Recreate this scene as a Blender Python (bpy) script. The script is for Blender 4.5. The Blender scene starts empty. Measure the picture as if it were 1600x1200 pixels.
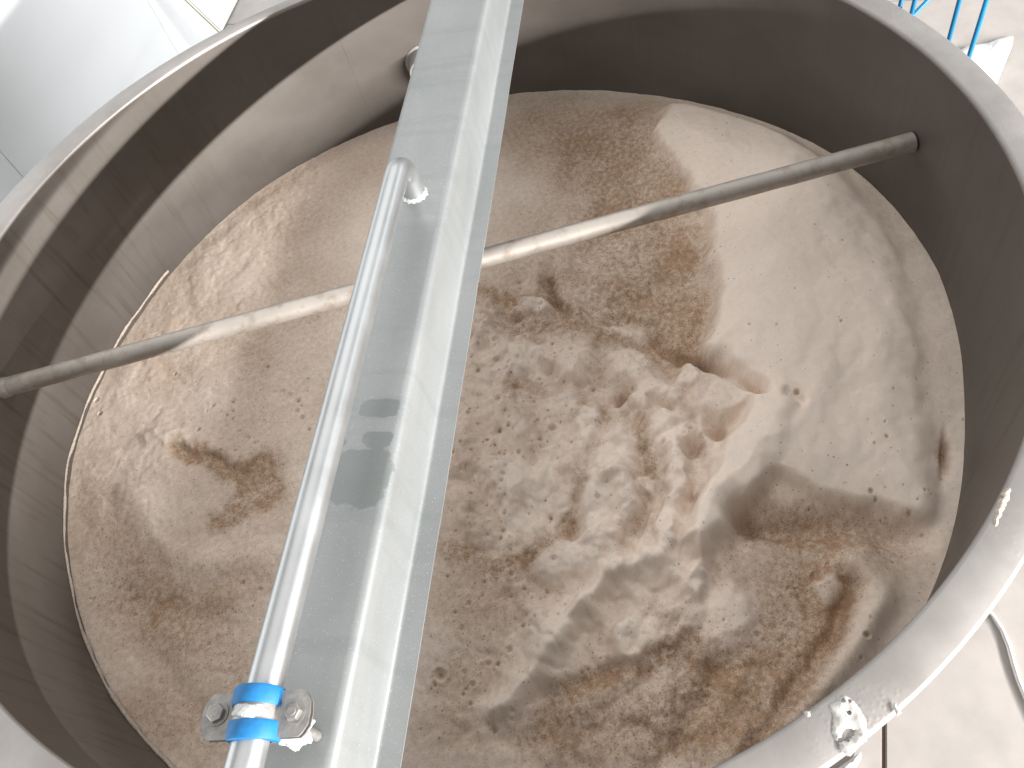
import bpy, bmesh, math, random
import numpy as np
from mathutils import Vector, Matrix

scene = bpy.context.scene
col = scene.collection

# ------------------------------------------------------------------ camera
CAM = np.array([0.0, -1.151, 1.049])
PAN, TILT, ROLL = 0.04604, 0.93895, -0.31802
FPX = 1276.7                                   # focal length in pixels of a 1600 px wide picture
_f = np.array([math.sin(PAN)*math.cos(TILT), math.cos(PAN)*math.cos(TILT), -math.sin(TILT)])
_r0 = np.array([math.cos(PAN), -math.sin(PAN), 0.0]); _u0 = np.cross(_r0, _f)
_r = math.cos(ROLL)*_r0 + math.sin(ROLL)*_u0
_u = -math.sin(ROLL)*_r0 + math.cos(ROLL)*_u0
cam_data = bpy.data.cameras.new("camera"); cam = bpy.data.objects.new("camera", cam_data); col.objects.link(cam)
cam_data.sensor_width = 36.0; cam_data.lens = FPX/1600*36.0; cam_data.clip_start = 0.02; cam_data.clip_end = 100
m = Matrix.Identity(4)
for i in range(3):
    m[i][0] = _r[i]; m[i][1] = _u[i]; m[i][2] = -_f[i]; m[i][3] = CAM[i]
cam.matrix_world = m
cam_data.dof.use_dof = False
scene.camera = cam

# ------------------------------------------------------------------ light
# plan axes of the place: AL runs along the beam, AC across it (towards the lamp row)
AC = Vector((0.9186, -0.3953, 0)); AL = Vector((0.3953, 0.9186, 0))
def fr(s, b, z): return AC*s + AL*b + Vector((0, 0, z))

world = bpy.data.worlds.new("World"); scene.world = world; world.use_nodes = True
bg = world.node_tree.nodes["Background"]
bg.inputs[0].default_value = (1.0, 0.985, 0.965, 1); bg.inputs[1].default_value = 0.40

def area(name, loc, target, sx, sy, watts, colr, xaxis=None):
    d = bpy.data.lights.new(name, 'AREA'); d.shape = 'RECTANGLE'; d.size = sx; d.size_y = sy
    d.energy = watts; d.color = colr
    o = bpy.data.objects.new(name, d); col.objects.link(o)
    z = (Vector(loc) - Vector(target)).normalized()
    x = Vector(xaxis) if xaxis else Vector((1, 0, 0))
    x = (x - z*x.dot(z)).normalized(); y = z.cross(x)
    mm = Matrix((x, y, z)).transposed().to_4x4(); mm.translation = loc
    o.matrix_world = mm
    return o
# row of strip lamps on the right, parallel to the beam: its light comes in low over the rim
area("strip_lamp_row", fr(9.0, -5.6, 2.22), fr(0, -0.2, 0), 12.5, 0.12, 5800, (1.0, 0.985, 0.965), AL)
# long cool area light added at the far right for the beam's bright stripe
area("beam_highlight_fill", fr(4.6, 3.6, 3.7), fr(0, 0, 0), 8.0, 1.6, 95, (0.90, 0.96, 1.0), AL)
# soft area light added at the far end for foam relief and beam sheen
area("far_soft_fill", fr(-1.6, 5.0, 5.6), fr(0.1, 0.0, -0.4), 6.0, 4.0, 150, (0.95, 0.98, 1.0), AC)

# broad fill added straight above the vat to brighten the foam
area("foam_top_fill", fr(-0.5, 0.4, 5.6), fr(-0.2, 0.2, -0.4), 6.0, 6.0, 100, (1.0, 0.985, 0.96), AC)

scene.view_settings.view_transform = 'Standard'; scene.view_settings.look = 'None'
scene.view_settings.exposure = -0.10; scene.view_settings.gamma = 1.0
scene.view_settings.use_curve_mapping = False
scene.cycles.use_denoising = True
scene.cycles.max_bounces = 10; scene.cycles.diffuse_bounces = 5; scene.cycles.glossy_bounces = 5

# ------------------------------------------------------------------ helpers
def ray(x, y):
    return _f + (x-800)/FPX*_r - (y-600)/FPX*_u
def at(x, y, z):
    d = ray(x, y); t = (z-CAM[2])/d[2]; return Vector(CAM + t*d)
def on_cyl(x, y, R=1.0):
    d = ray(x, y); a = d[0]**2+d[1]**2; b = 2*(CAM[0]*d[0]+CAM[1]*d[1]); c = CAM[0]**2+CAM[1]**2-R*R
    t = (-b+math.sqrt(b*b-4*a*c))/(2*a); return Vector(CAM+t*d)
def on_side(x, y, s):
    d = ray(x, y); n = np.array(AC); t = (s-CAM@n)/(d@n); return Vector(CAM+t*d)

def tag(o, label=None, cat=None, group=None, kind=None):
    if label: o["label"] = label
    if cat: o["category"] = cat
    if group: o["group"] = group
    if kind: o["kind"] = kind
    return o
def empty(name, loc=(0, 0, 0)):
    o = bpy.data.objects.new(name, None); col.objects.link(o); o.location = loc; o.empty_display_size = 0.05
    return o
def mesh_obj(name, verts, faces, mat, parent=None, smooth=True):
    me = bpy.data.meshes.new(name); me.from_pydata([tuple(v) for v in verts], [], faces); me.update()
    return link(name, me, mat, parent, smooth)
def link(name, me, mat, parent=None, smooth=True):
    o = bpy.data.objects.new(name, me); col.objects.link(o)
    if mat: me.materials.append(mat)
    if parent:
        o.parent = parent; o.matrix_parent_inverse = Matrix.Translation(parent.location).inverted()
    if smooth:
        me.polygons.foreach_set("use_smooth", [True]*len(me.polygons))
    return o
def bm_obj(name, bm, mat, parent=None, smooth=True, sharp=None):
    bmesh.ops.recalc_face_normals(bm, faces=bm.faces)
    me = bpy.data.meshes.new(name); bm.to_mesh(me); bm.free()
    o = link(name, me, mat, parent, smooth)
    if smooth and sharp is not None:
        me.set_sharp_from_angle(angle=math.radians(sharp))
    return o
def tube_mesh(path, rad, seg=20, caps=True):
    """tube along a list of points; rad a number or a list"""
    P = [Vector(q) for q in path]; n = len(P)
    R = rad if isinstance(rad, (list, tuple)) else [rad]*n
    V = []; F = []
    t0 = (P[1]-P[0]).normalized()
    ref = Vector((0, 0, 1)) if abs(t0.z) < .9 else Vector((1, 0, 0))
    nx = t0.cross(ref).normalized()
    for i in range(n):
        t = (P[min(i+1, n-1)]-P[max(i-1, 0)]).normalized()
        nx = (nx - t*nx.dot(t)).normalized(); ny = t.cross(nx)
        for k in range(seg):
            a = 2*math.pi*k/seg
            V.append(P[i] + nx*math.cos(a)*R[i] + ny*math.sin(a)*R[i])
    for i in range(n-1):
        for k in range(seg):
            a = i*seg+k; b = i*seg+(k+1) % seg
            F.append((a, b, b+seg, a+seg))
    if caps:
        F.append(tuple(range(seg-1, -1, -1))); F.append(tuple(range((n-1)*seg, n*seg)))
    return V, F
def tube(name, path, rad, mat, parent=None, seg=20, sharp=50):
    V, F = tube_mesh(path, rad, seg)
    o = mesh_obj(name, V, F, mat, parent)
    o.data.set_sharp_from_angle(angle=math.radians(sharp))
    return o
def lathe(name, prof, mat, parent=None, seg=256, rfun=None, closed=False):
    V = []; F = []; n = len(prof)
    for k in range(seg):
        a = 2*math.pi*k/seg; c, s = math.cos(a), math.sin(a)
        for j, (r, z) in enumerate(prof):
            rr = r if rfun is None else rfun(r, z, a)
            V.append((rr*c, rr*s, z))
    for k in range(seg):
        k2 = (k+1) % seg
        for j in range(n if closed else n-1):
            j2 = (j+1) % n
            F.append((k*n+j, k2*n+j, k2*n+j2, k*n+j2))
    o = mesh_obj(name, V, F, mat, parent)
    return o

# ------------------------------------------------------------------ materials
class NT:
    def __init__(self, name):
        self.m = bpy.data.materials.new(name); self.m.use_nodes = True
        self.t = self.m.node_tree; self.b = self.t.nodes["Principled BSDF"]
        self.L = self.t.links
    def n(self, typ, **kw):
        o = self.t.nodes.new(typ)
        for k, v in kw.items():
            if k.startswith("i_"): o.inputs[k[2:].replace("_", " ")].default_value = v
            elif k[0] == "i" and k[1:].isdigit(): o.inputs[int(k[1:])].default_value = v
            else: setattr(o, k, v)
        return o
    def link(self, a, b): self.L.new(a, b)
    def noise(self, vec, scale, detail=6, rough=.6):
        o = self.n("ShaderNodeTexNoise"); o.inputs["Scale"].default_value = scale
        o.inputs["Detail"].default_value = detail; o.inputs["Roughness"].default_value = rough
        if vec is not None: self.link(vec, o.inputs["Vector"])
        return o.outputs["Fac"]
    def ramp(self, fac, stops):
        o = self.n("ShaderNodeValToRGB"); e = o.color_ramp.elements
        while len(e) < len(stops): e.new(0.5)
        for q, (p, c) in zip(e, stops):
            q.position = p; q.color = (c, c, c, 1) if isinstance(c, (int, float)) else (*c, 1)
        self.link(fac, o.inputs[0]); return o.outputs[0]
    def mix(self, fac, a, b, blend='MIX'):
        o = self.n("ShaderNodeMix", data_type='RGBA', blend_type=blend)
        for s, v in ((0, fac), (6, a), (7, b)):
            if isinstance(v, (int, float)): o.inputs[s].default_value = v
            elif isinstance(v, tuple): o.inputs[s].default_value = (*v, 1)
            else: self.link(v, o.inputs[s])
        return o.outputs[2]
    def math(self, op, a, b=None, clamp=False):
        o = self.n("ShaderNodeMath", operation=op, use_clamp=clamp)
        for s, v in ((0, a), (1, b)):
            if v is None: continue
            if isinstance(v, (int, float)): o.inputs[s].default_value = v
            else: self.link(v, o.inputs[s])
        return o.outputs[0]
    def mapping(self, vec, scale=(1, 1, 1), rot=(0, 0, 0), loc=(0, 0, 0)):
        o = self.n("ShaderNodeMapping"); o.inputs["Scale"].default_value = scale
        o.inputs["Rotation"].default_value = rot; o.inputs["Location"].default_value = loc
        self.link(vec, o.inputs["Vector"]); return o.outputs[0]
    def obj(self):
        return self.n("ShaderNodeTexCoord").outputs["Object"]
    def set(self, **kw):
        for k, v in kw.items():
            s = self.b.inputs[k.replace("_", " ")]
            if isinstance(v, (int, float)): s.default_value = v
            elif isinstance(v, tuple): s.default_value = (*v, 1) if len(v) == 3 else v
            else: self.link(v, s)
    def bump(self, h, strength=.3, dist=.002):
        o = self.n("ShaderNodeBump"); o.inputs["Strength"].default_value = strength; o.inputs["Distance"].default_value = dist
        self.link(h, o.inputs["Height"]); self.link(o.outputs[0], self.b.inputs["Normal"])

def cyl_coords(t):
    """(angle*radius, height) coordinates round the vat axis"""
    o = t.obj(); s = t.n("ShaderNodeSeparateXYZ"); t.link(o, s.inputs[0])
    a = t.math('ARCTAN2', s.outputs[1], s.outputs[0])
    c = t.n("ShaderNodeCombineXYZ"); t.link(a, c.inputs[0]); t.link(s.outputs[2], c.inputs[1])
    return c.outputs[0], o, s.outputs[2]

def mat_vat_wall():
    t = NT("vat_wall_steel"); uv, o, z = cyl_coords(t)
    sp_ = t.n("ShaderNodeSeparateXYZ"); t.link(o, sp_.inputs[0]); sx_ = sp_.outputs[0]
    fine = t.noise(t.mapping(uv, (220, 220, 1)), 1, 2, .7)
    drips = t.noise(t.mapping(uv, (46, 3.4, 1), (0, 0, .12)), 1, 5, .6)
    blot = t.noise(t.mapping(uv, (2.2, 3.5, 1)), 1, 6, .62)
    dripm = t.ramp(drips, [(.52, 0), (.70, 1)])
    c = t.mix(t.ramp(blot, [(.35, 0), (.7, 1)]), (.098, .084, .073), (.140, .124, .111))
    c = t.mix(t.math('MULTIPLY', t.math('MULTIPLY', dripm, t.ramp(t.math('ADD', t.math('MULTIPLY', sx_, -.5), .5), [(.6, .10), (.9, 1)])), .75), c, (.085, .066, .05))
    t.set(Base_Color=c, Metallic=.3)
    r = t.math('ADD', t.math('MULTIPLY', blot, .22), .40)
    r = t.math('ADD', r, t.math('MULTIPLY', dripm, .08))
    t.set(Roughness=r)
    t.bump(fine, .10, .001)
    return t.m
def mat_rim():
    t = NT("rim_steel"); uv, o, z = cyl_coords(t)
    fine = t.noise(o, 260, 3, .7); drops = t.n("ShaderNodeTexVoronoi"); drops.inputs["Scale"].default_value = 150
    t.link(o, drops.inputs["Vector"])
    wet = t.ramp(t.noise(o, 5.0, 4, .6), [(.46, 0), (.60, 1)])
    d = t.math('MULTIPLY', t.ramp(drops.outputs["Distance"], [(.15, 1), (.5, 0)]), wet)
    blot = t.noise(o, 7, 6, .62)
    c = t.mix(t.ramp(blot, [(.35, 0), (.7, 1)]), (.30, .277, .26), (.41, .383, .365))
    t.set(Base_Color=c, Metallic=.6, Roughness=t.math('ADD', t.math('MULTIPLY', blot, .25), .44))
    h = t.math('ADD', t.math('MULTIPLY', fine, .25), d)
    t.bump(h, .2, .0012)
    return t.m
def mat_beam():
    t = NT("galvanised_sheet"); o = t.obj()
    al = t.mapping(o, (1, 1, 1), (0, 0, math.atan2(AL.x, AL.y)))
    spang = t.noise(t.mapping(al, (8, 3, 8)), 1, 7, .62)
    grain = t.noise(t.mapping(al, (60, 260, 60)), 1, 3, .7)
    band = t.noise(t.mapping(al, (3, 34, 3)), 1, 4, .6)
    speck = t.noise(o, 420, 2, .5)
    c = t.mix(t.ramp(spang, [(.3, 0), (.7, 1)]), (.235, .245, .243), (.30, .31, .308))
    c = t.mix(t.math('MULTIPLY', t.ramp(band, [(.52, 0), (.66, 1)]), .24), c, (.19, .205, .20))
    c = t.mix(t.math('MULTIPLY', t.ramp(speck, [(.64, 0), (.72, 1)]), .6), c, (.48, .50, .50))
    # damp patches left on the top face: smoother, darker grey-green
    wet = t.n("ShaderNodeAttribute"); wet.attribute_name = "damp"; wf = wet.outputs["Fac"]
    wn = t.noise(o, 60, 4, .6)
    wm = t.ramp(t.math('ADD', wf, t.math('MULTIPLY', t.math('SUBTRACT', wn, .5), .9)), [(.45, 0), (.52, 1)])
    c = t.mix(t.math('MULTIPLY', wm, .6), c, (.15, .165, .158))
    t.set(Base_Color=c, Metallic=.38)
    r = t.math('ADD', t.math('MULTIPLY', spang, .16), .36)
    t.set(Roughness=t.math('SUBTRACT', r, t.math('MULTIPLY', wm, .05)))
    t.bump(t.math('ADD', grain, t.math('MULTIPLY', speck, .6)), .12, .001)
    return t.m
def mat_pipe(name="satin_tube_steel", base=(.50, .51, .512), rough=.30, warm=False):
    t = NT(name); o = t.obj()
    a = t.noise(o, 14, 6, .6); g = t.noise(o, 330, 2, .6); w = t.noise(o, 32, 5, .65)
    c = t.mix(t.ramp(a, [(.35, 0), (.7, 1)]), tuple(x*.88 for x in base), base)
    if warm: c = t.mix(t.math('MULTIPLY', t.ramp(w, [(.5, 0), (.66, 1)]), .6), c, (.30, .235, .18))
    t.set(Base_Color=c, Metallic=.6 if warm else .85, Roughness=t.math('ADD', t.math('MULTIPLY', a, .18), rough))
    t.bump(g, .12, .0006)
    return t.m
def mat_plain(name, c, rough=.5, metal=0.0, nscale=40, var=.08, bump=.1, dist=.001):
    t = NT(name); o = t.obj(); a = t.noise(o, nscale, 5, .6)
    cc = t.mix(t.ramp(a, [(.3, 0), (.7, 1)]), tuple(x*(1-var) for x in c), tuple(min(1, x*(1+var)) for x in c))
    t.set(Base_Color=cc, Roughness=rough, Metallic=metal)
    if bump: t.bump(a, bump, dist)
    return t.m
def mat_foam():
    t = NT("fermentation_foam"); o = t.obj()
    at_ = t.n("ShaderNodeAttribute"); at_.attribute_name = "stain_shade"; st = at_.outputs["Fac"]
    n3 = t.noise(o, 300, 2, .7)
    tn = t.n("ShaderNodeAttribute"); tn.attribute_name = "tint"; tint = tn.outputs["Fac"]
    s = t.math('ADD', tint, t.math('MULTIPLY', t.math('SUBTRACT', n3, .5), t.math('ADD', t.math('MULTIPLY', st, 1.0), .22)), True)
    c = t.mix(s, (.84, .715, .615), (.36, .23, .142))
    # hop and yeast specks floating on the foam
    v = t.n("ShaderNodeTexVoronoi"); v.inputs["Scale"].default_value = 120; v.inputs["Randomness"].default_value = 1
    t.link(o, v.inputs["Vector"])
    sep = t.n("ShaderNodeSeparateColor"); t.link(v.outputs["Color"], sep.inputs[0])
    size = t.math('MULTIPLY', t.math('POWER', sep.outputs[0], 5), .26)
    spk = t.math('LESS_THAN', v.outputs["Distance"], t.math('ADD', size, t.math('MULTIPLY', st, .05)))
    spm = t.math('MULTIPLY', spk, t.ramp(t.noise(o, 6, 3, .6), [(.38, .05), (.62, .9)]))
    c = t.mix(t.math('MULTIPLY', spm, .75), c, (.20, .115, .06))
    v2 = t.n("ShaderNodeTexVoronoi"); v2.inputs["Scale"].default_value = 210; t.link(o, v2.inputs["Vector"])
    sp2 = t.n("ShaderNodeSeparateColor"); t.link(v2.outputs["Color"], sp2.inputs[0])
    k = t.math('LESS_THAN', v2.outputs["Distance"], t.math('MULTIPLY', t.math('POWER', sp2.outputs[1], 2.5), t.math('ADD', t.math('MULTIPLY', st, .55), .10)))
    c = t.mix(t.math('MULTIPLY', k, .55), c, (.24, .135, .07))
    t.set(Base_Color=c, Roughness=.85, Subsurface_Weight=.0, Subsurface_Scale=.005, Specular_IOR_Level=.12)
    t.b.inputs["Subsurface Radius"].default_value = (1.0, .6, .4)
    t.bump(n3, .2, .002)
    return t.m
M = dict(wall=mat_vat_wall(), rim=mat_rim(), beam=mat_beam(), pipe=mat_pipe(),
         rod=mat_pipe("stained_bar_steel", (.50, .452, .405), .46, True),
         clamp=mat_plain("zinc_clamp", (.33, .315, .30), .5, .7, 90, .25, .15, .0008),
         weld=mat_plain("weld_bead", (.66, .665, .66), .45, .7, 260, .2, .6, .002),
         blue=mat_plain("blue_rubber", (.006, .15, .38), .6, 0, 120, .12, .15, .0006),
         bluepaint=mat_plain("blue_paint", (.008, .17, .36), .35, 0, 60, .08, 0),
         foam=mat_foam(),
         crust=mat_plain("dried_foam", (.50, .42, .35), .8, 0, 160, .25, .7, .004),
         splash=mat_plain("white_foam", (.56, .54, .515), .4, 0, 200, .06, .2, .001),
         caulk=mat_plain("white_putty", (.58, .58, .565), .6, 0, 150, .06, .8, .004),
         panel=mat_plain("white_panel", (.63, .66, .685), .38, 0, 1.2, .02, 0),
         joint=mat_plain("panel_joint", (.45, .45, .45), .7, 0, 10, .05, 0),
         tile=mat_plain("beige_floor", (.40, .367, .342), .5, 0, 7, .11, .08, .002),
         grout=mat_plain("floor_joint", (.16, .10, .075), .8, 0, 30, .1, 0),
         white=mat_plain("plain_white", (.88, .88, .87), .35, 0, 10, .03, 0),
         dark=mat_plain("dark_residue", (.10, .065, .04), .6, 0, 120, .3, .4, .002),
         steelthin=mat_pipe("bright_thin_tube", (.62, .59, .53), .3))

# ------------------------------------------------------------------ floor and wall behind
FLOOR_Z = -1.30
ux = Vector((.853, -.52, 0)).normalized(); uy = Vector((-ux.y, ux.x, 0))
fl = mesh_obj("floor", [ux*a*9+uy*b*9+Vector((0, 0, FLOOR_Z-.006)) for a, b in ((-1, -1), (1, -1), (1, 1), (-1, 1))], [(0, 1, 2, 3)], M["grout"], None, False)
tag(fl, kind="structure")
J = at(1381, 1170, FLOOR_Z); ja = J.dot(ux); jb = J.dot(uy)-.35
TS = 1.2; g = .0045
bm = bmesh.new(); bmesh.ops.create_cube(bm, size=1)
for v in bm.verts: v.co = Vector((v.co.x*(TS-2*g), v.co.y*(TS-2*g), v.co.z*.02))
bmesh.ops.bevel(bm, geom=[e for e in bm.edges if all(v.co.z > 0 for v in e.verts)], offset=.003, segments=2, affect='EDGES')
tile_me = bpy.data.meshes.new("floor_tile"); bm.to_mesh(tile_me); bm.free(); tile_me.materials.append(M["tile"])
for i in range(-4, 5):
    for j in range(-4, 5):
        p = ux*(ja+(i+.5)*TS)+uy*(jb+(j+.5)*TS)
        if p.length > 4.4 or p.dot(AC) < -2.9: continue
        o = bpy.data.objects.new("floor_tile", tile_me); col.objects.link(o); o.parent = fl
        o.location = (p.x, p.y, FLOOR_Z-.009+.0006*((i*7+j*3) % 3)); o.rotation_euler = (0, 0, math.atan2(ux.y, ux.x))

WALL_S = -2.10
pw = empty("panel_wall", fr(WALL_S-.05, 1.0, FLOOR_Z)); tag(pw, "white smooth panel wall behind the vat with upright seams", "wall", kind="structure")
del pw["category"], pw["label"]
seam1 = on_side(230, 0, WALL_S).dot(AL); seam0 = on_side(0, 235, WALL_S).dot(AL); PWD = seam1-seam0
bmk = bmesh.new()
def add_box(bm, c, ax, ay, az, hx, hy, hz):
    vs = []
    for sx in (-1, 1):
        for sy in (-1, 1):
            for sz in (-1, 1):
                vs.append(bm.verts.new(c+ax*hx*sx+ay*hy*sy+az*hz*sz))
    for q in ((0, 1, 3, 2), (4, 6, 7, 5), (0, 4, 5, 1), (2, 3, 7, 6), (0, 2, 6, 4), (1, 5, 7, 3)):
        bm.faces.new([vs[k] for k in q])
    return vs
Z3 = Vector((0, 0, 1))
add_box(bmk, fr(WALL_S-.05, seam0, 0.0), AC, AL, Z3, .02, PWD*3.2, 1.29)
bm_obj("backing", bmk, M["joint"], pw, False)
for k in range(-3, 4):
    bm = bmesh.new(); add_box(bm, fr(WALL_S-.015, seam0+(k+.5)*PWD, 0), AC, AL, Z3, .015, PWD/2-.0016, 1.29)
    bmesh.ops.bevel(bm, geom=bm.edges[:], offset=.0015, segments=1, affect='EDGES')
    bm_obj("wall_panel", bm, M["panel"], pw, False)

# leaning tube beside the wall, upper left
p0 = on_side(345, 51, -1.85); p1 = on_side(285, -6, -1.93); d = (p1-p0).normalized()
pf_ = p0-d*((p0.z-FLOOR_Z)/d.z) if d.z > .08 else p0-d*.4
lt = empty("leaning_tube", pf_)
tag(lt, "thin bright metal tube slanting against the white wall", "tube")
tube("shaft", [pf_, p0, p1, p1+d*.8], .0085, M["steelthin"], lt)
tube("end_cap", [p1+d*.795, p1+d*.83], .0105, M["steelthin"], lt)

# ------------------------------------------------------------------ vat
vat = empty("steel_vat", (0, 0, FLOOR_Z))
tag(vat, "large round stainless steel vat filled with tan foam", "vat")
lathe("wall", [(1.0, -.002), (1.0, -.04), (1.0, -.12), (1.0, -.3), (1.0, -.5), (1.0, -.88), (.99, -.90), (0, -.905), (0, -.92), (1.0, -.915), (1.006, -.9), (1.006, -.5), (1.006, -.02)], M["wall"], vat, 320)
OUT = [(-180, .058), (-60, .058), (-30, .062), (0, .058), (40, .052), (80, .036), (100, .040), (125, .062), (150, .072), (165, .062), (180, .058)]
def rim_w(a):
    return float(np.interp((math.degrees(a)+180) % 360-180, [q[0] for q in OUT], [q[1] for q in OUT]))
prof = [(0, -.010), (0, -.006)]
def rim_r(r, z, a):      # r runs 0..1 across the flange
    return 1.0 + r*rim_w(a)
rp = [(-.004, -.006), (-.004, -.002), (.01, .0015), (.04, .0032), (.1, .004), (.5, .0034), (.92, .002), (.97, .0008), (1.0, -.003), (1.0, -.022), (.96, -.024), (.955, -.006), (.5, -.0045), (.1, -.004)]
lathe("rim_flange", rp, M["rim"], vat, 360, rim_r, True)
# vertical weld seam on the far wall and a short inlet stub
sa = on_cyl(545, 95, .9995); az = math.atan2(sa.y, sa.x)
V = []; F = []
for i in range(60):
    z = -.012-.44*i/59; w = .0016+.0003*math.sin(i*2.1)
    for k, (da, dr) in enumerate(((-w, 0), (-w*.5, -.0009), (w*.5, -.0009), (w, 0))):
        a = az+da+.0006*math.sin(i*1.3); V.append((math.cos(a)*(1.0003+dr), math.sin(a)*(1.0003+dr), z))
for i in range(59):
    for k in range(3): F.append((i*4+k, i*4+k+1, i*4+k+5, i*4+k+4))
mesh_obj("weld_seam", V, F, M["wall"], vat)
c = on_cyl(662, 96); rad = Vector((c.x, c.y, 0)).normalized()
stub_path = [c+rad*.002, c-rad*.05]
sp = []; 
tanv = Vector((-rad.y, rad.x, 0))
prof2 = [(.052, .004), (.052, -.003), (.046, -.006), (.045, -.055), (.0435, -.0575), (.040, -.057), (.038, -.054), (.038, .002)]
V = []; F = []; SEG = 48
for k in range(SEG):
    a = 2*math.pi*k/SEG; e = tanv*math.cos(a)+Z3*math.sin(a)
    for (rr, h) in prof2: V.append(c+e*rr+rad*h)
n = len(prof2)
for k in range(SEG):
    for j in range(n-1): F.append((k*n+j, ((k+1) % SEG)*n+j, ((k+1) % SEG)*n+j+1, k*n+j+1))
o = mesh_obj("inlet_stub", V, F, M["rim"], vat); o.data.set_sharp_from_angle(angle=math.radians(40))

# ------------------------------------------------------------------ foam
rng = np.random.default_rng(7)
def perlin(x, y, seed):
    r = np.random.default_rng(seed); ang = r.random((256, 256))*2*np.pi
    gx, gy = np.cos(ang), np.sin(ang)
    xi = np.floor(x).astype(int); yi = np.floor(y).astype(int); xf = x-xi; yf = y-yi
    u = xf*xf*xf*(xf*(xf*6-15)+10); v = yf*yf*yf*(yf*(yf*6-15)+10)
    def gd(ix, iy, dx, dy):
        return gx[ix & 255, iy & 255]*dx+gy[ix & 255, iy & 255]*dy
    a = gd(xi, yi, xf, yf); b = gd(xi+1, yi, xf-1, yf); c = gd(xi, yi+1, xf, yf-1); d = gd(xi+1, yi+1, xf-1, yf-1)
    return (a+(b-a)*u)+((c+(d-c)*u)-(a+(b-a)*u))*v
def fbm(x, y, sc, oct, seed, gain=.5, billow=False):
    s = 0; amp = 1; tot = 0
    for k in range(oct):
        q = perlin(x*sc+k*17.3, y*sc-k*9.1, seed+k)
        s = s+amp*(np.abs(q)*2-.5 if billow else q); tot += amp; amp *= gain; sc *= 2.03
    return s/tot
N = 1000
lin = np.linspace(-1.006, 1.006, N); step = lin[1]-lin[0]
X, Y = np.meshgrid(lin, lin, indexing='ij')
Rr = np.hypot(X, Y); keep = Rr < 1.0035
x = X[keep]; y = Y[keep]; rr = Rr[keep]
# plan coordinates of the foam map (its features were surveyed on the level foam plane)
zf = -.415
P = np.stack([x, y-CAM[1], np.full_like(x, zf)-CAM[2]], 1)
den = P@_f; U = 800+FPX*(P@_r)/den; W = 600-FPX*(P@_u)/den
wx = U+fbm(x, y, 9, 3, 91)*26; wy = W+fbm(x, y, 9, 3, 95)*26          # ragged outlines
wfx = wx+fbm(x, y, 34, 2, 71)*12; wfy = wy+fbm(x, y, 34, 2, 75)*12
def blob(cx, cy, a, b, ang=0, px=None, py=None, p=2):
    px = wx if px is None else px; py = wy if py is None else py
    c, s = math.cos(math.radians(ang)), math.sin(math.radians(ang))
    du = (px-cx)*c+(py-cy)*s; dv = -(px-cx)*s+(py-cy)*c
    return np.exp(-((du/a)**2+(dv/b)**2)**(p/2))
def polydist(pts, px=None, py=None):
    px = wx if px is None else px; py = wy if py is None else py
    best = np.full_like(px, 1e9)
    for (x0, y0), (x1, y1) in zip(pts[:-1], pts[1:]):
        dx, dy = x1-x0, y1-y0; t = np.clip(((px-x0)*dx+(py-y0)*dy)/(dx*dx+dy*dy), 0, 1)
        best = np.minimum(best, np.hypot(px-x0-t*dx, py-y0-t*dy))
    return best
def line(pts, w, px=None, py=None): return np.exp(-(polydist(pts, px, py)/w)**2)
def inside(pts, px=None, py=None):
    px = wx if px is None else px; py = wy if py is None else py
    r = np.zeros(px.shape, bool); n = len(pts); j = n-1
    for i in range(n):
        xi, yi = pts[i]; xj, yj = pts[j]
        hit = ((yi > py) != (yj > py)) & (px < (xj-xi)*(py-yi)/(yj-yi+1e-9)+xi)
        r ^= hit; j = i
    return r
def sm(a, b, v):
    t = np.clip((v-a)/(b-a), 0, 1); return t*t*(3-2*t)
def area_sd(pts, px=None, py=None):
    d = polydist(pts+[pts[0]], px, py); return np.where(inside(pts, px, py), d, -d)

azd = np.degrees(np.arctan2(y, x)) % 360
EZ = [(0, -.375), (12, -.379), (30, -.407), (46, -.421), (61, -.424), (90, -.427), (116, -.422), (144, -.434), (171, -.421), (195, -.439), (206, -.444), (216, -.455), (250, -.46), (300, -.47), (325, -.462), (330, -.447), (337, -.411), (347, -.378), (360, -.375)]
ez = np.interp(azd, [q[0] for q in EZ], [q[1] for q in EZ])
h = -.425+(ez+.425)*sm(.45, .97, rr)
h += .010*fbm(x, y, 2.3, 4, 11)

heap = [(1045, 150), (1015, 215), (1050, 285), (1102, 340), (1104, 390), (1114, 430), (1108, 485), (1086, 545), (1130, 565), (1190, 608), (1172, 622), (1140, 680), (1108, 745), (1078, 805), (1062, 850), (1095, 868), (1138, 832), (1152, 800), (1185, 772), (1214, 745), (1260, 768), (1330, 782), (1400, 790), (1480, 800), (1486, 720), (1474, 640), (1462, 570), (1440, 480), (1400, 372), (1325, 275), (1225, 205), (1120, 165)]
hd = area_sd(heap)
rs_ = sm(1200, 1360, wx)*sm(850, 700, wy)
hm = sm(-6, 20, hd); hsoft = sm(-20, 100, hd)
h += .032*hm*(1-rs_)+.012*sm(-10, 60, hd)*rs_+.026*hsoft
tong = polydist([(1200, 632), (1172, 690), (1150, 745), (1118, 800), (1082, 852)])
tg = sm(52, 22, tong); h += .012*tg
tongr = polydist([(1010, 900), (1060, 850), (1110, 800)]); h += .010*sm(60, 15, tongr)
lobe = sm(1.15, .72, np.hypot((wx-1132)/52, (wy-612)/36)); h += .026*lobe
h += -.036*line([(1092, 556), (1130, 574), (1165, 592), (1190, 612)], 11)
h += -.014*line([(1225, 626), (1240, 634), (1252, 642)], 7)
h += -.045*blob(1120, 668, 16, 13)
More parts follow.
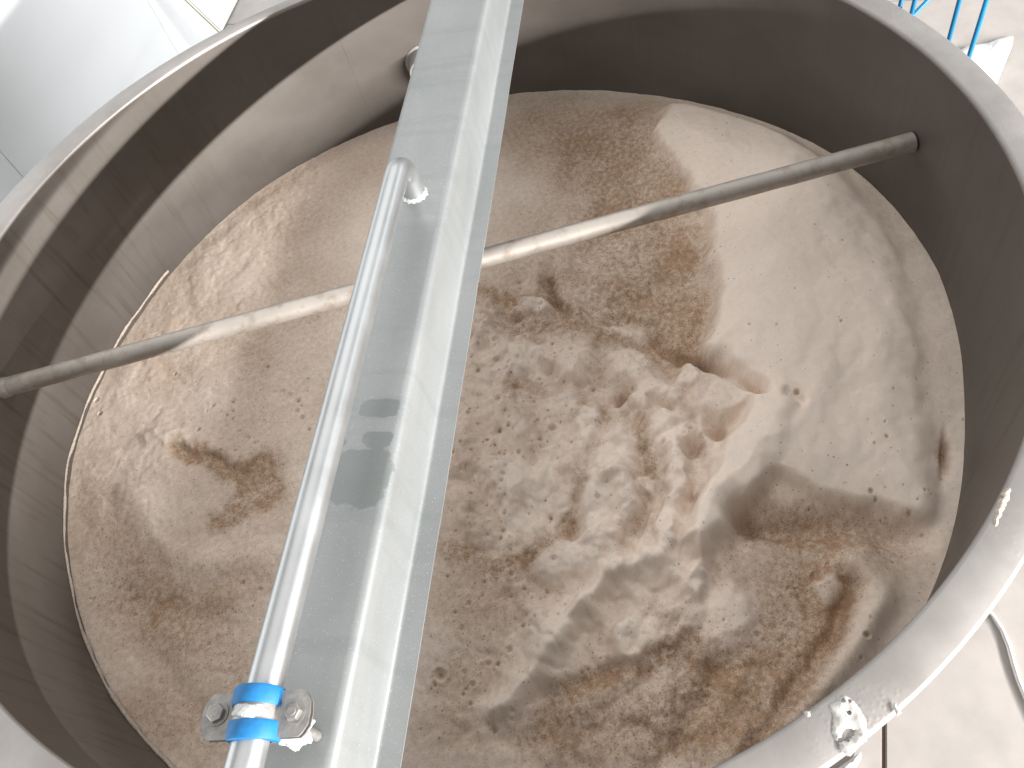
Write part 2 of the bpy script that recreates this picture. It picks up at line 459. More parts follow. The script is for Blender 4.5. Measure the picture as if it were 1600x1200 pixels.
# trough under the heap, brown hollow and the roll along the wall
h += -.034*line([(1150, 806), (1250, 806), (1350, 812), (1475, 824)], 22)
h += -.040*blob(1165, 800, 24, 11, 20)
h += -.020*blob(1240, 925, 85, 100)+.006*blob(1240, 930, 80, 90)*fbm(x, y, 22, 3, 43)*2
h += -.028*line([(1335, 905), (1312, 970), (1272, 1032), (1232, 1090), (1195, 1150), (1150, 1210)], 17)
h += .034*line([(1345, 868), (1385, 930), (1352, 1005), (1288, 1075), (1215, 1145), (1160, 1190)], 38)
h += -.005*line([(1395, 375), (1426, 480), (1448, 568), (1458, 640), (1470, 690)], 20)
# churned middle
churn = sm(0, 1, blob(880, 660, 250, 250, 0, p=4)+blob(960, 880, 200, 190, p=4)*.8+blob(790, 600, 130, 180)*.5)*(1-hm)
def puffs(sc, seed, oct=3, gain=.45, ax=1.0):
    """rounded puffs parted by creases"""
    u_, v_ = wfx/730, wfy/730*ax; t_ = 0; a_ = 1
    for k in range(oct):
        t_ = t_+a_*(np.abs(perlin(u_*sc+7.7*k, v_*sc+3.1*k, seed+k))*2-.5); a_ *= gain; sc *= 2.1
    return t_
h += churn*(.030*puffs(8.5, 31, 4, .40, .75))
def lump(cx, cy, a, b, ang, A, edge=.45):
    c, s = math.cos(math.radians(ang)), math.sin(math.radians(ang))
    du = (wfx-cx)*c+(wfy-cy)*s; dv = -(wfx-cx)*s+(wfy-cy)*c
    q = np.hypot(du/a, dv/b); return A*sm(1.2, edge, q)
white = np.zeros_like(x)
for args in [(918, 662, 20, 44, 14, .018), (962, 712, 40, 58, 12, .018), (948, 790, 52, 66, 0, .022), (1052, 672, 30, 40, 10, .018), (1060, 745, 20, 66, -10, .020), (1044, 818, 18, 50, 8, .018),
             (812, 556, 62, 34, -12, .016), (900, 560, 42, 28, 10, .013), (985, 566, 46, 34, 0, .014), (880, 620, 36, 30, 0, .010), (790, 740, 48, 40, 20, .008), (830, 470, 34, 16, 0, .010),
             (978, 505, 34, 18, 10, .012), (1010, 748, 16, 16, 0, .014), (1088, 905, 24, 30, 10, .018), (985, 990, 44, 44, 0, .014), (1130, 950, 60, 50, 0, .012), (890, 870, 60, 40, -20, .010),
             (760, 530, 40, 30, 0, .010), (1100, 720, 26, 60, 20, .012), (1020, 610, 40, 26, 0, .010), (1075, 585, 26, 20, 0, .012), (1300, 910, 30, 26, 0, .008)]:
    q = lump(*args); h += q*1.5; white = np.maximum(white, q/args[5]*.7)
rd = polydist([(1030, 868), (948, 888), (905, 950), (868, 996), (828, 1046), (796, 1082), (762, 1108)])
white = np.maximum(white, np.exp(-(rd/30)**2)); h += .028*np.exp(-(rd/16)**2)+.006*np.exp(-(rd/46)**2)
h += -.006*line([(968, 925), (930, 990), (880, 1040), (850, 1080)], 16)
h += -.012*line([(1002, 962), (1012, 1010), (1010, 1040)], 10)
h += -.024*line([(858, 430), (863, 456), (884, 476)], 9)-.026*line([(955, 488), (1000, 504), (1050, 534), (1090, 558)], 10)-.012*line([(1035, 430), (1072, 434)], 9)
h += -.040*line([(985, 604), (968, 612)], 10)-.028*line([(1048, 626), (1026, 628)], 8)-.024*blob(760, 545, 18, 12)-.02*blob(805, 492, 14, 8)-.03*blob(1072, 702, 15, 12)-.02*line([(880, 740), (900, 790), (895, 830)], 12)-.02*line([(1000, 700), (1012, 760), (1005, 820)], 11)-.022*line([(1085, 680), (1092, 740), (1075, 800)], 12)
br = blob(980, 400, 130, 140, p=4)*(1-hm)
h += br*(.014*puffs(11, 41, 4, .5)) - .010*br
h += -.012*line([(1100, 345), (1096, 400), (1106, 450), (1096, 500), (1080, 545)], 16)
# lower field, soft lumps and furrows
low = blob(980, 1100, 330, 150, p=4)
h += low*(.014*fbm(x, y, 6, 3, 51, .5)+.018*puffs(8, 53, 4, .42, .8))
h += -.020*line([(1110, 1030), (1090, 1090), (1060, 1150)], 22)-.016*line([(900, 1050), (960, 1030), (1010, 1040)], 14)
# left field
left = sm(640, 480, U)
h += left*(.006*fbm(x, y, 4.5, 3, 61, .4)+.0030*puffs(13, 63, 3, .5))
h += .006*hsoft*puffs(5, 65, 3, .4)
h += -.016*blob(408, 748, 32, 42, 10, wfx, wfy, 3)
h += -.011*line([(288, 702), (322, 712), (362, 734), (382, 762), (366, 792), (336, 816)], 15, wfx, wfy)
h += .012*blob(285, 765, 85, 75)
h += .008*line([(230, 690), (290, 688), (340, 694), (385, 722)], 9, wfx, wfy)+.010*line([(330, 826), (372, 800), (395, 780)], 9)
h += -.004*line([(372, 530), (372, 575), (392, 610)], 24)-.014*blob(215, 930, 60, 40)-.010*blob(300, 960, 70, 30, 20)-.010*line([(165, 900), (200, 1000), (250, 1060), (300, 1110)], 34)
h += .012*line([(210, 770), (235, 840), (300, 880), (400, 870)], 26)
# the skin sinks a little towards the steel, ragged edge
ew = sm(.93, .995, rr); h = h*(1-ew)+(ez-.004+.004*fbm(x, y, 14, 3, 81))*ew
h += (.0010+.001*churn)*fbm(x, y, 45, 2, 83)+(.0005+.0006*churn)*fbm(x, y, 110, 2, 85)
hgt = np.where(keep, 0, -.43); hgt[keep] = h
for _ in range(2):
    hgt[1:-1] = (hgt[:-2]+2*hgt[1:-1]+hgt[2:])/4; hgt[:, 1:-1] = (hgt[:, :-2]+2*hgt[:, 1:-1]+hgt[:, 2:])/4
h += -.050*blob(1476, 690, 17, 28, -15)
e_ = sm(.955, .97, Rr[keep]); hgt[keep] = hgt[keep]*(1-e_)+h*e_
# stain: brown yeast and hop residue, plus shade painted into creases and lower right
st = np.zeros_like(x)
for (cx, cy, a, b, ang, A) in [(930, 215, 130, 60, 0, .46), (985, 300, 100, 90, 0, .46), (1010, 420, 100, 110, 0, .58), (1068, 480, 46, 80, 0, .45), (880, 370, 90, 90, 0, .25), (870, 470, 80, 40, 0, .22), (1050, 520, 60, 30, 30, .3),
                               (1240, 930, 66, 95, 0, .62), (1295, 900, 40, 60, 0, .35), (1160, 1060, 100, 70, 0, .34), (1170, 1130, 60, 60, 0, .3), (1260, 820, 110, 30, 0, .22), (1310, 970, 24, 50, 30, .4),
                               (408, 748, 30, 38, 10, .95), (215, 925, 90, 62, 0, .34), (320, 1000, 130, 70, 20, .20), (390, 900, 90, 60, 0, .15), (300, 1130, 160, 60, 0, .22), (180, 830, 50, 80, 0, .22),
                               (720, 1010, 60, 130, 0, .30), (980, 1130, 200, 80, 0, .28), (800, 900, 90, 80, 0, .16), (1000, 660, 120, 120, 0, .12), (780, 480, 60, 80, 0, .22), (395, 590, 50, 60, 0, .14), (450, 400, 26, 130, 20, .12), (700, 200, 120, 40, 0, .2), (820, 170, 80, 30, 0, .2), (1120, 1050, 190, 130, 0, .26), (900, 1140, 260, 80, 0, .22), (1370, 850, 90, 40, 0, .2), (1090, 870, 70, 40, 0, .2), (1060, 960, 60, 50, 0, .18)]:  # broad lower right blobs: residue that also paints in the shade there
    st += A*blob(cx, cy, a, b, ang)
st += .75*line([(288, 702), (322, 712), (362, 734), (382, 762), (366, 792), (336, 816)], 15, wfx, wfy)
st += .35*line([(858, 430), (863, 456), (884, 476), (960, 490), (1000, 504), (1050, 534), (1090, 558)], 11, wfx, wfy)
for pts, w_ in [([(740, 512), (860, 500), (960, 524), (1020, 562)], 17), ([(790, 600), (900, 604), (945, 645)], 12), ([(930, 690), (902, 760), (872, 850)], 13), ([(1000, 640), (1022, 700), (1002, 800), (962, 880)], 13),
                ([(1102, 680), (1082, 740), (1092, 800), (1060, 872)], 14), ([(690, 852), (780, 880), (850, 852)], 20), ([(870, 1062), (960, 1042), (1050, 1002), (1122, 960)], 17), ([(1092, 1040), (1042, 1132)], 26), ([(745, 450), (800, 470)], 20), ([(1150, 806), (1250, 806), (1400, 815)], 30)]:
    st += .34*line(pts, w_, wfx, wfy)  # residue streaks that also paint shading between lumps and along the trough
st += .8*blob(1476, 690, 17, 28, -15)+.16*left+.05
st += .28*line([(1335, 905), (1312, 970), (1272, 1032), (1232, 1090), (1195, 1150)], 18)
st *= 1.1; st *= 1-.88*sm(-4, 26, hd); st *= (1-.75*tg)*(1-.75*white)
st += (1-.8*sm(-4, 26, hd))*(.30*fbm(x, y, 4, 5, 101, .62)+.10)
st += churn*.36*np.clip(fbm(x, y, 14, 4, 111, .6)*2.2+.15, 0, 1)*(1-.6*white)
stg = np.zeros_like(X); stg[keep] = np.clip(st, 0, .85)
# open bubbles: small real pits with residue in them
ug = np.zeros_like(X); vg = np.zeros_like(X); ug[keep] = U; vg[keep] = W
def px_to_ij(px, py):
    q = at(px, py, zf); return (q.x+1.006)/step, (q.y+1.006)/step
pits = []
def scatter(n, cx, cy, sx, sy, r0, r1, pw=3.0):
    for _ in range(n):
        px = cx+rng.normal()*sx; py = cy+rng.normal()*sy
        pits.append((px, py, r0+(r1-r0)*rng.random()**pw))
scatter(130, 790, 690, 70, 120, .0030, .0080, 3.2); scatter(60, 940, 640, 120, 110, .0030, .0075); scatter(70, 760, 930, 60, 110, .0026, .0085, 3)
scatter(60, 900, 1080, 160, 70, .0026, .0075); scatter(70, 420, 640, 50, 45, .0022, .0070); scatter(60, 330, 960, 90, 90, .002, .006); scatter(90, 840, 500, 70, 40, .0022, .0085); scatter(60, 1090, 1050, 120, 80, .0025, .008); scatter(50, 1240, 900, 50, 60, .002, .006)
scatter(60, 1420, 800, 50, 120, .002, .006); scatter(30, 1300, 450, 130, 160, .0016, .0028)
for q in [(360, 622, .0085), (463, 622, .0075), (470, 648, .007), (146, 620, .008), (152, 642, .007), (268, 578, .005), (385, 676, .0045), (682, 1048, .012), (672, 1062, .006), (720, 1044, .006), (1283, 885, .011), (1318, 876, .009), (1010, 525, .007), (860, 660, .0085), (840, 677, .008), (1070, 705, .012), (1078, 664, .010), (735, 700, .006), (1310, 523, .004), (1306, 518, .002), (808, 700, .006)]: pits.append(q)
done = []
for (px, py, r) in sorted(pits, key=lambda q: -q[2]):
    if any(abs(px-q[0]) < (r+q[2])*520 and abs(py-q[1]) < (r+q[2])*520 for q in done): continue
    done.append((px, py, r))
    if not (-200 < px < 1700 and 100 < py < 1300): continue
    ci, cj = px_to_ij(px, py); k = int(r/step*1.8)+2
    i0, i1, j0, j1 = int(ci)-k, int(ci)+k+1, int(cj)-k, int(cj)+k+1
    if i0 < 0 or j0 < 0 or i1 >= N or j1 >= N: continue
    e = 1+.25*rng.random(); an = rng.random()*3.14
    dx = X[i0:i1, j0:j1]-(ci*step-1.006); dy = Y[i0:i1, j0:j1]-(cj*step-1.006)
    d = np.hypot((dx*math.cos(an)+dy*math.sin(an))/e, (-dx*math.sin(an)+dy*math.cos(an)))/r
    hgt[i0:i1, j0:j1] -= np.clip(1-d*d, 0, 1)**.8*r*.6
    hgt[i0:i1, j0:j1] += np.exp(-((d-1.15)/.22)**2)*r*.10
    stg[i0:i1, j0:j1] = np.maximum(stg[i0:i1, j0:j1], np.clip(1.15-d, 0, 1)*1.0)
idx = np.full(X.shape, -1, int); idx[keep] = np.arange(keep.sum())
a = idx[:-1, :-1]; b = idx[1:, :-1]; c = idx[1:, 1:]; d = idx[:-1, 1:]
ok = (a >= 0) & (b >= 0) & (c >= 0) & (d >= 0)
quads = np.stack([a[ok], b[ok], c[ok], d[ok]], 1)
me = bpy.data.meshes.new("foam")
nv, nf = int(keep.sum()), len(quads)
me.vertices.add(nv); me.vertices.foreach_set("co", np.stack([x, y, hgt[keep]], 1).astype(np.float32).ravel())
me.loops.add(nf*4); me.loops.foreach_set("vertex_index", quads.astype(np.int32).ravel())
me.polygons.add(nf); me.polygons.foreach_set("loop_start", (np.arange(nf)*4).astype(np.int32))
me.update(calc_edges=True); me.validate()
at_ = me.attributes.new("stain_shade", 'FLOAT', 'POINT'); at_.data.foreach_set("value", stg[keep].astype(np.float32))
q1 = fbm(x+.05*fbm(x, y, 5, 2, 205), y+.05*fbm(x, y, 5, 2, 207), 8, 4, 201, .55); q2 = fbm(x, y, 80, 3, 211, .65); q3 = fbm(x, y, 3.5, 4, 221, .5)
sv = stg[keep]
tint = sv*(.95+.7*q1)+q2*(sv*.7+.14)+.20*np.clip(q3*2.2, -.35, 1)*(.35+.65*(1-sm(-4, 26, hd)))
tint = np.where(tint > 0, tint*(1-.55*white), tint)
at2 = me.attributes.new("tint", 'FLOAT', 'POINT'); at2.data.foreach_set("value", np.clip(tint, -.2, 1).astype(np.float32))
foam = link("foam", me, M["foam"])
tag(foam, "churned tan and cream fermentation foam with brown residue filling the vat", "foam", kind="stuff")

# dried line of foam sticking to the steel on the left
random.seed(5)
def crust_line(az0, az1, n, z_of, wid_of):
    V = []; F = []; seg = 8
    for i in range(n):
        f = i/(n-1); a = math.radians(az0+(az1-az0)*f)
        jit = .002*math.sin(i*.043)+.0016*math.sin(i*.11+1)+random.uniform(-.0004, .0004)
        zc = z_of(math.degrees(a))+jit; w = max(.0018, wid_of(f)*(1+.25*math.sin(i*.13)+.18*math.sin(i*.31+2)+random.uniform(-.08, .08)))
        th = min(.007, w*.8)
        for k in range(seg):
            q = 2*math.pi*k/seg; r = 1.0005-th*.5-th*.6*math.cos(q)*(1+random.uniform(-.07, .07))
            V.append((r*math.cos(a), r*math.sin(a), zc+w*math.sin(q)*(1+random.uniform(-.1, .1))))
    for i in range(n-1):
        for k in range(seg): F.append((i*seg+k, i*seg+(k+1) % seg, (i+1)*seg+(k+1) % seg, (i+1)*seg+k))
    F.append(tuple(range(seg))); F.append(tuple(range(n*seg-1, (n-1)*seg-1, -1)))
    return V, F
zed = lambda a: float(np.interp(a % 360, [q[0] for q in EZ], [q[1] for q in EZ]))
V, F = crust_line(136, 222, 420, lambda a: zed(a)+.010, lambda f: .0035+.0085*max(0, (f-.62)/.38)**1.2)
tag(mesh_obj("dried_foam_line", V, F, M["crust"]), "pale dried foam line stuck along the left steel wall", "foam line", kind="stuff")

# ------------------------------------------------------------------ crossbar
ra = Vector((-.9790, .199, -.168)); rb = Vector((.9995, -.023, -.187)); dr = (rb-ra).normalized()
bar = empty("crossbar", ra); tag(bar, "round steel bar spanning the vat under the flat beam", "bar")
V, F = tube_mesh([ra-dr*.016+(rb-ra)*(i/60)*1.006 for i in range(61)], [.0205+.0003*math.sin(i*1.7) for i in range(61)], 32)
o = mesh_obj("rod", V, F, M["rod"], bar); o.data.set_sharp_from_angle(angle=math.radians(50))
tube("weld_collar", [ra+dr*(-.006+.004*i) for i in range(7)], [.0225, .0232, .023, .0226, .0222, .0216, .0208], M["rod"], bar, 24)

# ------------------------------------------------------------------ beam with its handle pipe and clamp
TOP = .122; SL, SR = -.067, .106; RB = .050; TH = .003
BS, BE = -1.07, 1.07
beam = empty("cross_beam", fr(0, BS, .005))
tag(beam, "flat folded grey metal beam laid across the top of the vat", "beam")
def arc(cx, cz, r, a0, a1, n):
    return [(cx+r*math.cos(math.radians(a0+(a1-a0)*i/n)), cz+r*math.sin(math.radians(a0+(a1-a0)*i/n))) for i in range(n+1)]
def fillet(p, q, r_, n_, k=.010):
    """rounded corner at q between p and r_"""
    def toward(a_, b_):
        L_ = math.hypot(b_[0]-a_[0], b_[1]-a_[1]); return (a_[0]+(b_[0]-a_[0])*k/L_, a_[1]+(b_[1]-a_[1])*k/L_)
    A_, B_ = toward(q, p), toward(q, r_)
    return [((1-t)**2*A_[0]+2*t*(1-t)*q[0]+t*t*B_[0], (1-t)**2*A_[1]+2*t*(1-t)*q[1]+t*t*B_[1]) for t in [i/n_ for i in range(n_+1)]]
ZL = .0078; SW = .066
PA, PB_, PC, PD, PE, PF = (SL-.034, ZL), (SL, ZL), (SL, TOP), (SW, TOP), (SW+.005, ZL), (.104, ZL)
tops = [(SL+.008+(SW-.014-SL-.008)*i/36, TOP) for i in range(0, 37)]
outer = [PA] + fillet(PA, PB_, PC, 4, .005) + fillet(PB_, PC, PD, 5, .006) + tops + fillet(PC, PD, PE, 10, .013) + fillet(PD, PE, PF, 5, .006) + [PF]
inner_ = []
for i, (s, z) in enumerate(outer):
    s0, z0 = outer[max(i-1, 0)]; s1, z1 = outer[min(i+1, len(outer)-1)]
    tx, tz = s1-s0, z1-z0; L = math.hypot(tx, tz); inner_.append((s+tz/L*TH, z-tx/L*TH))
loop = outer+inner_[::-1]; nl = len(loop)
NB = 420; V = []; F = []
damp = []
def gauss2(s, b, cs, cb, ws, wb, p=4): return math.exp(-(((s-cs)/ws)**2)**(p/2)-(((b-cb)/wb)**2)**(p/2))
DP = []
for (px, py, wpx, wbp) in [(562, 745, 48, 42), (592, 638, 36, 14), (590, 686, 26, 11), (614, 935, 8, 34), (536, 692, 6, 6)]:
    q = at(px, py, TOP); DP.append((q.dot(AC), q.dot(AL), wpx*.00093, wbp*.00118))
for i in range(NB+1):
    b = BS+(BE-BS)*i/NB
    wob = .0006*math.sin(b*9)+.0004*math.sin(b*23+1)
    for j, (s, z) in enumerate(loop):
        V.append(fr(s+wob*(.5 if j < len(outer) else .5), b, z+wob*.6*(1 if z > .05 else 0)))
        damp.append(max([gauss2(s, b, *q) for q in DP]) if z > TOP-.02 else 0)
for i in range(NB):
    for j in range(nl):
        F.append((i*nl+j, i*nl+(j+1) % nl, (i+1)*nl+(j+1) % nl, (i+1)*nl+j))
F.append(tuple(range(nl-1, -1, -1))); F.append(tuple(range(NB*nl, (NB+1)*nl)))
ch = mesh_obj("channel", V, F, M["beam"], beam); ch.data.set_sharp_from_angle(angle=math.radians(38))
a_ = ch.data.attributes.new("damp", 'FLOAT', 'POINT'); a_.data.foreach_set("value", damp)

PR = .0195; PZ = TOP+.080
wq = at(648, 303, TOP); PS = wq.dot(AC); PB = wq.dot(AL)
path = [fr(PS, BS-.25+(PB-.045-BS+.25)*i/40, PZ) for i in range(41)]
path += [fr(PS, PB-.045+.045*math.sin(t), PZ-.045+.045*math.cos(t)) for t in [math.radians(90*i/14) for i in range(1, 15)]]
path += [fr(PS, PB, PZ-.045-(PZ-.045-TOP+.002)*f) for f in (.4, .8, 1)]
pipe = tube("handle_pipe", path, PR, M["pipe"], beam, 40)
V = []; F = []; sg = 40; pf = 8
for k in range(sg):
    a = 2*math.pi*k/sg; w = 1+.3*math.sin(k*2.3)+random.uniform(-.15, .15)
    for j in range(pf):
        q = math.pi/2*j/(pf-1); rr_ = PR-.001+.0052*w*(1-math.sin(q)*.8); zz = TOP-.0005+.0055*w*math.sin(q)
        V.append(fr(PS+rr_*math.cos(a), PB+rr_*math.sin(a), zz))
for k in range(sg):
    for j in range(pf-1): F.append((k*pf+j, ((k+1) % sg)*pf+j, ((k+1) % sg)*pf+j+1, k*pf+j+1))
wb_ = mesh_obj("weld_bead", V, F, M["weld"]); wb_.parent = pipe

# clamp: two pressed half shells with ears, blue rubber lips, two bolts
cq = at(384, 1117, PZ); CB = cq.dot(AL)
clamp = empty("pipe_clamp", fr(PS, CB, PZ)); clamp.parent = beam; clamp.matrix_parent_inverse = Matrix.Translation(beam.location).inverted()
tag(clamp, "grey bolted pipe clamp with two blue rubber lips")
CT = math.radians(-6)
cAL = AL*math.cos(CT)+AC*math.sin(CT); cAC = AC*math.cos(CT)-AL*math.sin(CT)
def cf(s, b, z): return fr(PS, CB, PZ)+cAC*s+cAL*b+Z3*z
def shell(name, sgn, half, gap):
    """arched band with flat rounded ears, half-length 'half' along the pipe"""
    rin = PR+.0035; rout = rin+.0028
    pr = []
    ear = .061; th = .0028; z0 = gap
    upper = [(-ear, z0+th)]+[(-(rout+.003), z0+th)]+[(rout*math.cos(math.radians(a)), max(z0+th, rout*math.sin(math.radians(a)))) for a in range(172, 7, -8)]+[((rout+.003), z0+th), (ear, z0+th)]
    lower = [(-ear, z0)]+[(-(rin+.0005), z0)]+[(rin*math.cos(math.radians(a)), max(z0, rin*math.sin(math.radians(a)))) for a in range(172, 7, -8)]+[((rin+.0005), z0), (ear, z0)]
    bm = bmesh.new()
    bs = [-half, -half*.86, -half*.5, 0, half*.5, half*.86, half]
    rows = []
    for b in bs:
        cut = .010*(abs(b)/half)**3
        def ss(s): return math.copysign(min(abs(s), ear-cut), s)
        rows.append(([bm.verts.new(cf(ss(s), b, sgn*z)) for s, z in upper], [bm.verts.new(cf(ss(s), b, sgn*z)) for s, z in lower]))
    for (u0, l0), (u1, l1) in zip(rows[:-1], rows[1:]):
        for k in range(len(u0)-1):
            bm.faces.new((u0[k], u0[k+1], u1[k+1], u1[k])); bm.faces.new((l0[k], l1[k], l1[k+1], l0[k+1]))
        for k in (0, -1): bm.faces.new((u0[k], u1[k], l1[k], l0[k]))
    for u, l in (rows[0], rows[-1]):
        for k in range(len(u)-1): bm.faces.new((u[k], l[k], l[k+1], u[k+1]))
    return bm_obj(name, bm, M["clamp"], clamp, True, 35)
up = shell("upper_shell", 1, .0235, .0022); lo = shell("lower_shell", -1, .0235, .0032)

for sgn_b in (1, -1):                        # rubber lips showing at both edges of the band
    b0 = .0165*sgn_b; hw = .0095
    ri, ro = PR-.0002, PR+.0088
    V = []; F = []; ns = 36
    angs = [math.radians(-24+228*k/ns) for k in range(ns+1)]
    ring = [(ri, -hw), (ro-.0012, -hw), (ro, -hw*.7), (ro, hw*.7), (ro-.0012, hw), (ri, hw)]
    for a in angs:
        for (r_, bb) in ring:
            V.append(cf(r_*math.cos(a), b0+bb+.0012*sgn_b*math.sin(a), r_*math.sin(a)))
    q = len(ring)
    for k in range(ns):
        for j in range(q): F.append((k*q+j, k*q+(j+1) % q, (k+1)*q+(j+1) % q, (k+1)*q+j))
    F.append(tuple(range(q))); F.append(tuple(range(ns*q+q-1, ns*q-1, -1)))
    o = mesh_obj("rubber_lip", V, F, M["blue"], clamp); o.data.set_sharp_from_angle(angle=math.radians(40))
    tag(o, "bright blue rubber lip")
def bolt(s, b, zb, rot):
    bm = bmesh.new()
    def ringv(r, z, n, ph=0): return [bm.verts.new(cf(s+r*math.cos(2*math.pi*k/n+ph), b+r*math.sin(2*math.pi*k/n+ph), z)) for k in range(n)]
    def bridge(p, q):
        n = len(p)
        for k in range(n): bm.faces.new((p[k], p[(k+1) % n], q[(k+1) % n], q[k]))
    w0 = ringv(.0128, zb, 24); w1 = ringv(.0128, zb+.0014, 24); w2 = ringv(.006, zb+.0014, 24)
    bridge(w0, w1); bridge(w1, w2)
    h0 = ringv(.0098, zb+.0014, 6, rot); h1 = ringv(.0098, zb+.0068, 6, rot); h2 = ringv(.0082, zb+.0078, 6, rot)
    bridge(h0, h1); bridge(h1, h2); bm.faces.new(h2)
    d0 = ringv(.0052, zb+.0079, 18); d1 = ringv(.0046, zb+.0084, 18); bridge(d0, d1); bm.faces.new(d1)
    s0 = ringv(.004, zb+.001, 12); s1 = ringv(.004, zb-.026, 12); bridge(s0, s1)
    return bm_obj("bolt", bm, M["clamp"], clamp, True, 30)
bolt(-.0435, .003, .0050, .3); bolt(.0435, .0, .0050, .1)
# stand bolt from clamp to beam, with white putty smeared round it
tube("stand_bolt", [cf(.036, -.006, -.006), cf(.036, -.006, -(PZ-TOP)+.0005)], .006, M["clamp"], clamp)
bm = bmesh.new(); bmesh.ops.create_icosphere(bm, subdivisions=4, radius=1)
rs = np.random.default_rng(3); ph = rs.random(6)*6
for v in bm.verts:
    d_ = v.co.copy(); k = 1+.22*math.sin(d_.x*5+ph[0])*math.sin(d_.y*6+ph[1])+.12*math.sin(d_.z*11+ph[2]+d_.x*7)+.06*math.sin(d_.y*23+d_.x*19)
    v.co = Vector(cf(.034+d_.x*.018*k, -.012+d_.y*.016*k, -.022+d_.z*.014*k))
bm_obj("putty_blob", bm, M["caulk"], clamp)
bm = bmesh.new(); bmesh.ops.create_icosphere(bm, subdivisions=4, radius=1)
for v in bm.verts:                           # white smear left on top of the band
    d_ = v.co.copy(); k = 1+.2*math.sin(d_.x*4+1)*math.sin(d_.y*5)+.10*math.sin(d_.x*13+d_.y*9)
    a = math.pi/2-d_.x*.85*k; r_ = PR+.0060+.0034*max(d_.z, -.4)
    v.co = Vector(cf(r_*math.cos(a), d_.y*.0072*k, r_*math.sin(a)))
bm_obj("putty_smear", bm, M["caulk"], clamp)

# ------------------------------------------------------------------ foam splashes on the rim
def splash(name, poly, nb, r0, r1, label, mat, seed, thick=.0024, zoff=.0032):
    """a low heap of foam: rounded skin with open bubbles that show the steel underneath"""
    r = random.Random(seed); pts = [at(px, py, zoff) for px, py in poly]
    st_ = .0008
    x0, x1 = min(q.x for q in pts)-.004, max(q.x for q in pts)+.004; y0, y1 = min(q.y for q in pts)-.004, max(q.y for q in pts)+.004
    gx, gy = np.meshgrid(np.arange(x0, x1, st_), np.arange(y0, y1, st_), indexing='ij')
    wxx = gx+.0022*fbm(gx, gy, 110, 3, seed*5+1)*2; wyy = gy+.0022*fbm(gx, gy, 110, 3, seed*5+2)*2
    pp = [(q.x, q.y) for q in pts]
    sd = area_sd(pp, wxx, wyy)
    hh = thick*np.sqrt(np.clip(sd/.007, 0, 1))*(1+.35*fbm(gx, gy, 60, 2, seed*5+3)*2)
    keep_ = sd > 0
    for _ in range(nb):
        bx, by = r.uniform(x0, x1), r.uniform(y0, y1); rb_ = r0+(r1-r0)*r.random()**2.2
        d_ = np.hypot(gx-bx, gy-by)/rb_
        hh += .3*rb_*np.exp(-((d_-1.1)/.25)**2)
        if rb_ > .0018: keep_ &= ~(d_ < .85)
        hh -= np.clip(1-d_*d_, 0, 1)*rb_*.8
    hh = np.clip(hh, .0003, .006)*np.clip(sd/.0022, .1, 1)
    for _ in range(2):
        hh[1:-1] = (hh[:-2]+2*hh[1:-1]+hh[2:])/4; hh[:, 1:-1] = (hh[:, :-2]+2*hh[:, 1:-1]+hh[:, 2:])/4
    ii = np.full(gx.shape, -1, int); V = []; F = []
    for i, j in np.argwhere(keep_):
        ii[i, j] = len(V); V.append((gx[i, j], gy[i, j], zoff+hh[i, j]))
    for i in range(gx.shape[0]-1):
        for j in range(gx.shape[1]-1):
            q = (ii[i, j], ii[i+1, j], ii[i+1, j+1], ii[i, j+1])
            if min(q) >= 0: F.append(q)
    o = mesh_obj(name, V, F, mat)
    return tag(o, label, "foam splash", "foam splashes on the rim")
splash("foam_splash", [(1318, 1083), (1336, 1096), (1352, 1122), (1359, 1150), (1346, 1168), (1326, 1184), (1312, 1174), (1310, 1158), (1330, 1154), (1336, 1142), (1322, 1140), (1308, 1160), (1298, 1142), (1302, 1122), (1294, 1102)], 120, .0008, .0026,
       "largest white bubbly foam splash lying on the lower right rim", M["splash"], 1)
splash("foam_splash", [(1391, 1100), (1402, 1098), (1408, 1114), (1400, 1120)], 10, .0008, .0020, "small foam fleck on the rim right of the largest splash", M["splash"], 2, .003)
splash("foam_splash", [(1254, 1112), (1266, 1110), (1270, 1121), (1260, 1126)], 8, .0008, .0020, "small foam fleck at the inner rim edge left of the largest splash", M["splash"], 3, .003)
splash("foam_splash", [(1578, 760), (1582, 768), (1570, 796), (1558, 822), (1550, 826), (1556, 790), (1568, 765)], 30, .0008, .0026, "brownish dried foam residue on the inner rim edge at far right", M["crust"], 4, .003)

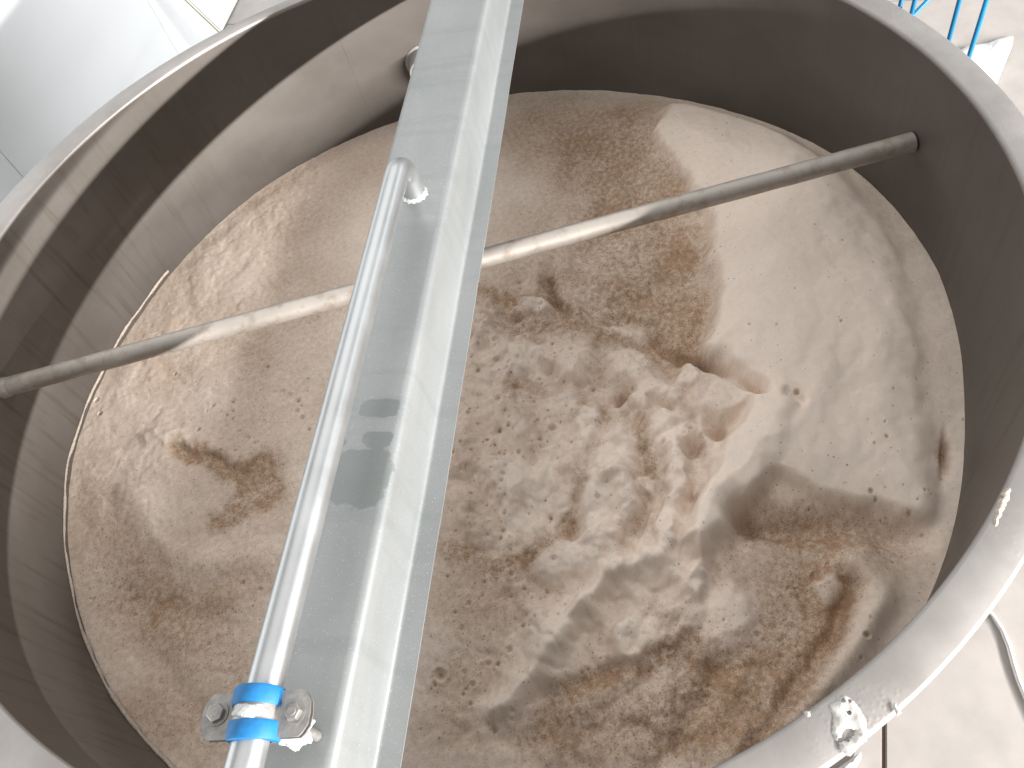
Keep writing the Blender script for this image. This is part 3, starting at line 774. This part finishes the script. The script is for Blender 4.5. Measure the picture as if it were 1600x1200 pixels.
# ------------------------------------------------------------------ things on the floor beyond the vat
stand = empty("blue_wire_stand", at(1500, 120, FLOOR_Z)); tag(stand, "blue round-bar stand standing on the beige floor behind the vat", "stand")
legs = []
for (x0, y0, x1, y1, rho) in [(1405, 15, 1410, 0, 1.16), (1423, 27, 1432, 0, 1.15), (1482, 65, 1497, 0, 1.17), (1513, 92, 1547, 0, 1.17)]:
    foot = on_cyl(x0, y0, rho); head = on_cyl(x1, y1, rho+.02)
    legs.append((foot, head))
TOPZ = 1.0
tops_ = []
for foot, head in legs:
    dv = head-foot; dv = Vector((dv.x*.12, dv.y*.12, dv.z)); dv = dv/ max(dv.z, .01)
    b0 = foot+dv*(FLOOR_Z-foot.z); b1 = foot+dv*(TOPZ-foot.z); tops_.append(b1)
    tube("leg", [b0, foot, b1], .0048, M["bluepaint"], stand, 14)
br0 = on_cyl(1424, 27, 1.15); br1 = on_cyl(1450, 0, 1.2)
tube("brace", [br0-(br1-br0).normalized()*.02, br1, br1+(br1-br0).normalized()*.25], .0046, M["bluepaint"], stand, 14)
tube("top_rail", [tops_[0], tops_[1], tops_[2], tops_[3]], .0048, M["bluepaint"], stand, 14)

def sheet(name, poly, label, z, bulge=.02):  # thin, slightly bulged white patch at floor level
    pts = [at(px, py, z) for px, py in poly]; c_ = sum(pts, Vector())/len(pts)
    V = [c_+Z3*bulge]; F = []; n_ = len(pts); rings = 6
    for k in range(1, rings+1):
        f = k/rings
        for i, q in enumerate(pts):
            V.append(c_+(q-c_)*f+Z3*(bulge*(1-f*f)+.003*math.sin(i*2.3+k)))
    for i in range(n_): F.append((0, 1+i, 1+(i+1) % n_))
    for k in range(rings-1):
        for i in range(n_):
            a = 1+k*n_; F.append((a+i, a+n_+i, a+n_+(i+1) % n_, a+(i+1) % n_))
    base = len(V)
    for i in range(n_): V.append(pts[i]-Z3*.004)
    a = 1+(rings-1)*n_
    for i in range(n_): F.append((a+i, base+i, base+(i+1) % n_, a+(i+1) % n_))
    return tag(mesh_obj(name, V, F, M["white"]), label, "sheet")
sheet("white_patch", [(1495, 82), (1512, 72), (1530, 68), (1545, 67), (1560, 61), (1575, 56), (1583, 58), (1582, 70), (1572, 95), (1560, 125), (1552, 150), (1520, 140), (1480, 110)], "bright white patch on the floor behind the blue stand", FLOOR_Z+.012)
sheet("white_patch", [(1320, 1192), (1332, 1184), (1346, 1174), (1345, 1186), (1338, 1200), (1326, 1215), (1290, 1215)], "small white patch on the floor under the rim below the foam splash", FLOOR_Z+.012)
cp = [(1500, 900), (1530, 938), (1553, 963), (1567, 985), (1577, 1010), (1585, 1040), (1592, 1062), (1600, 1082), (1612, 1110), (1630, 1150)]
tag(tube("cable", [at(px, py, FLOOR_Z+.008) for px, py in cp], .0045, M["white"], None, 10), "thin white cable curving over the beige floor at lower right", "cable")
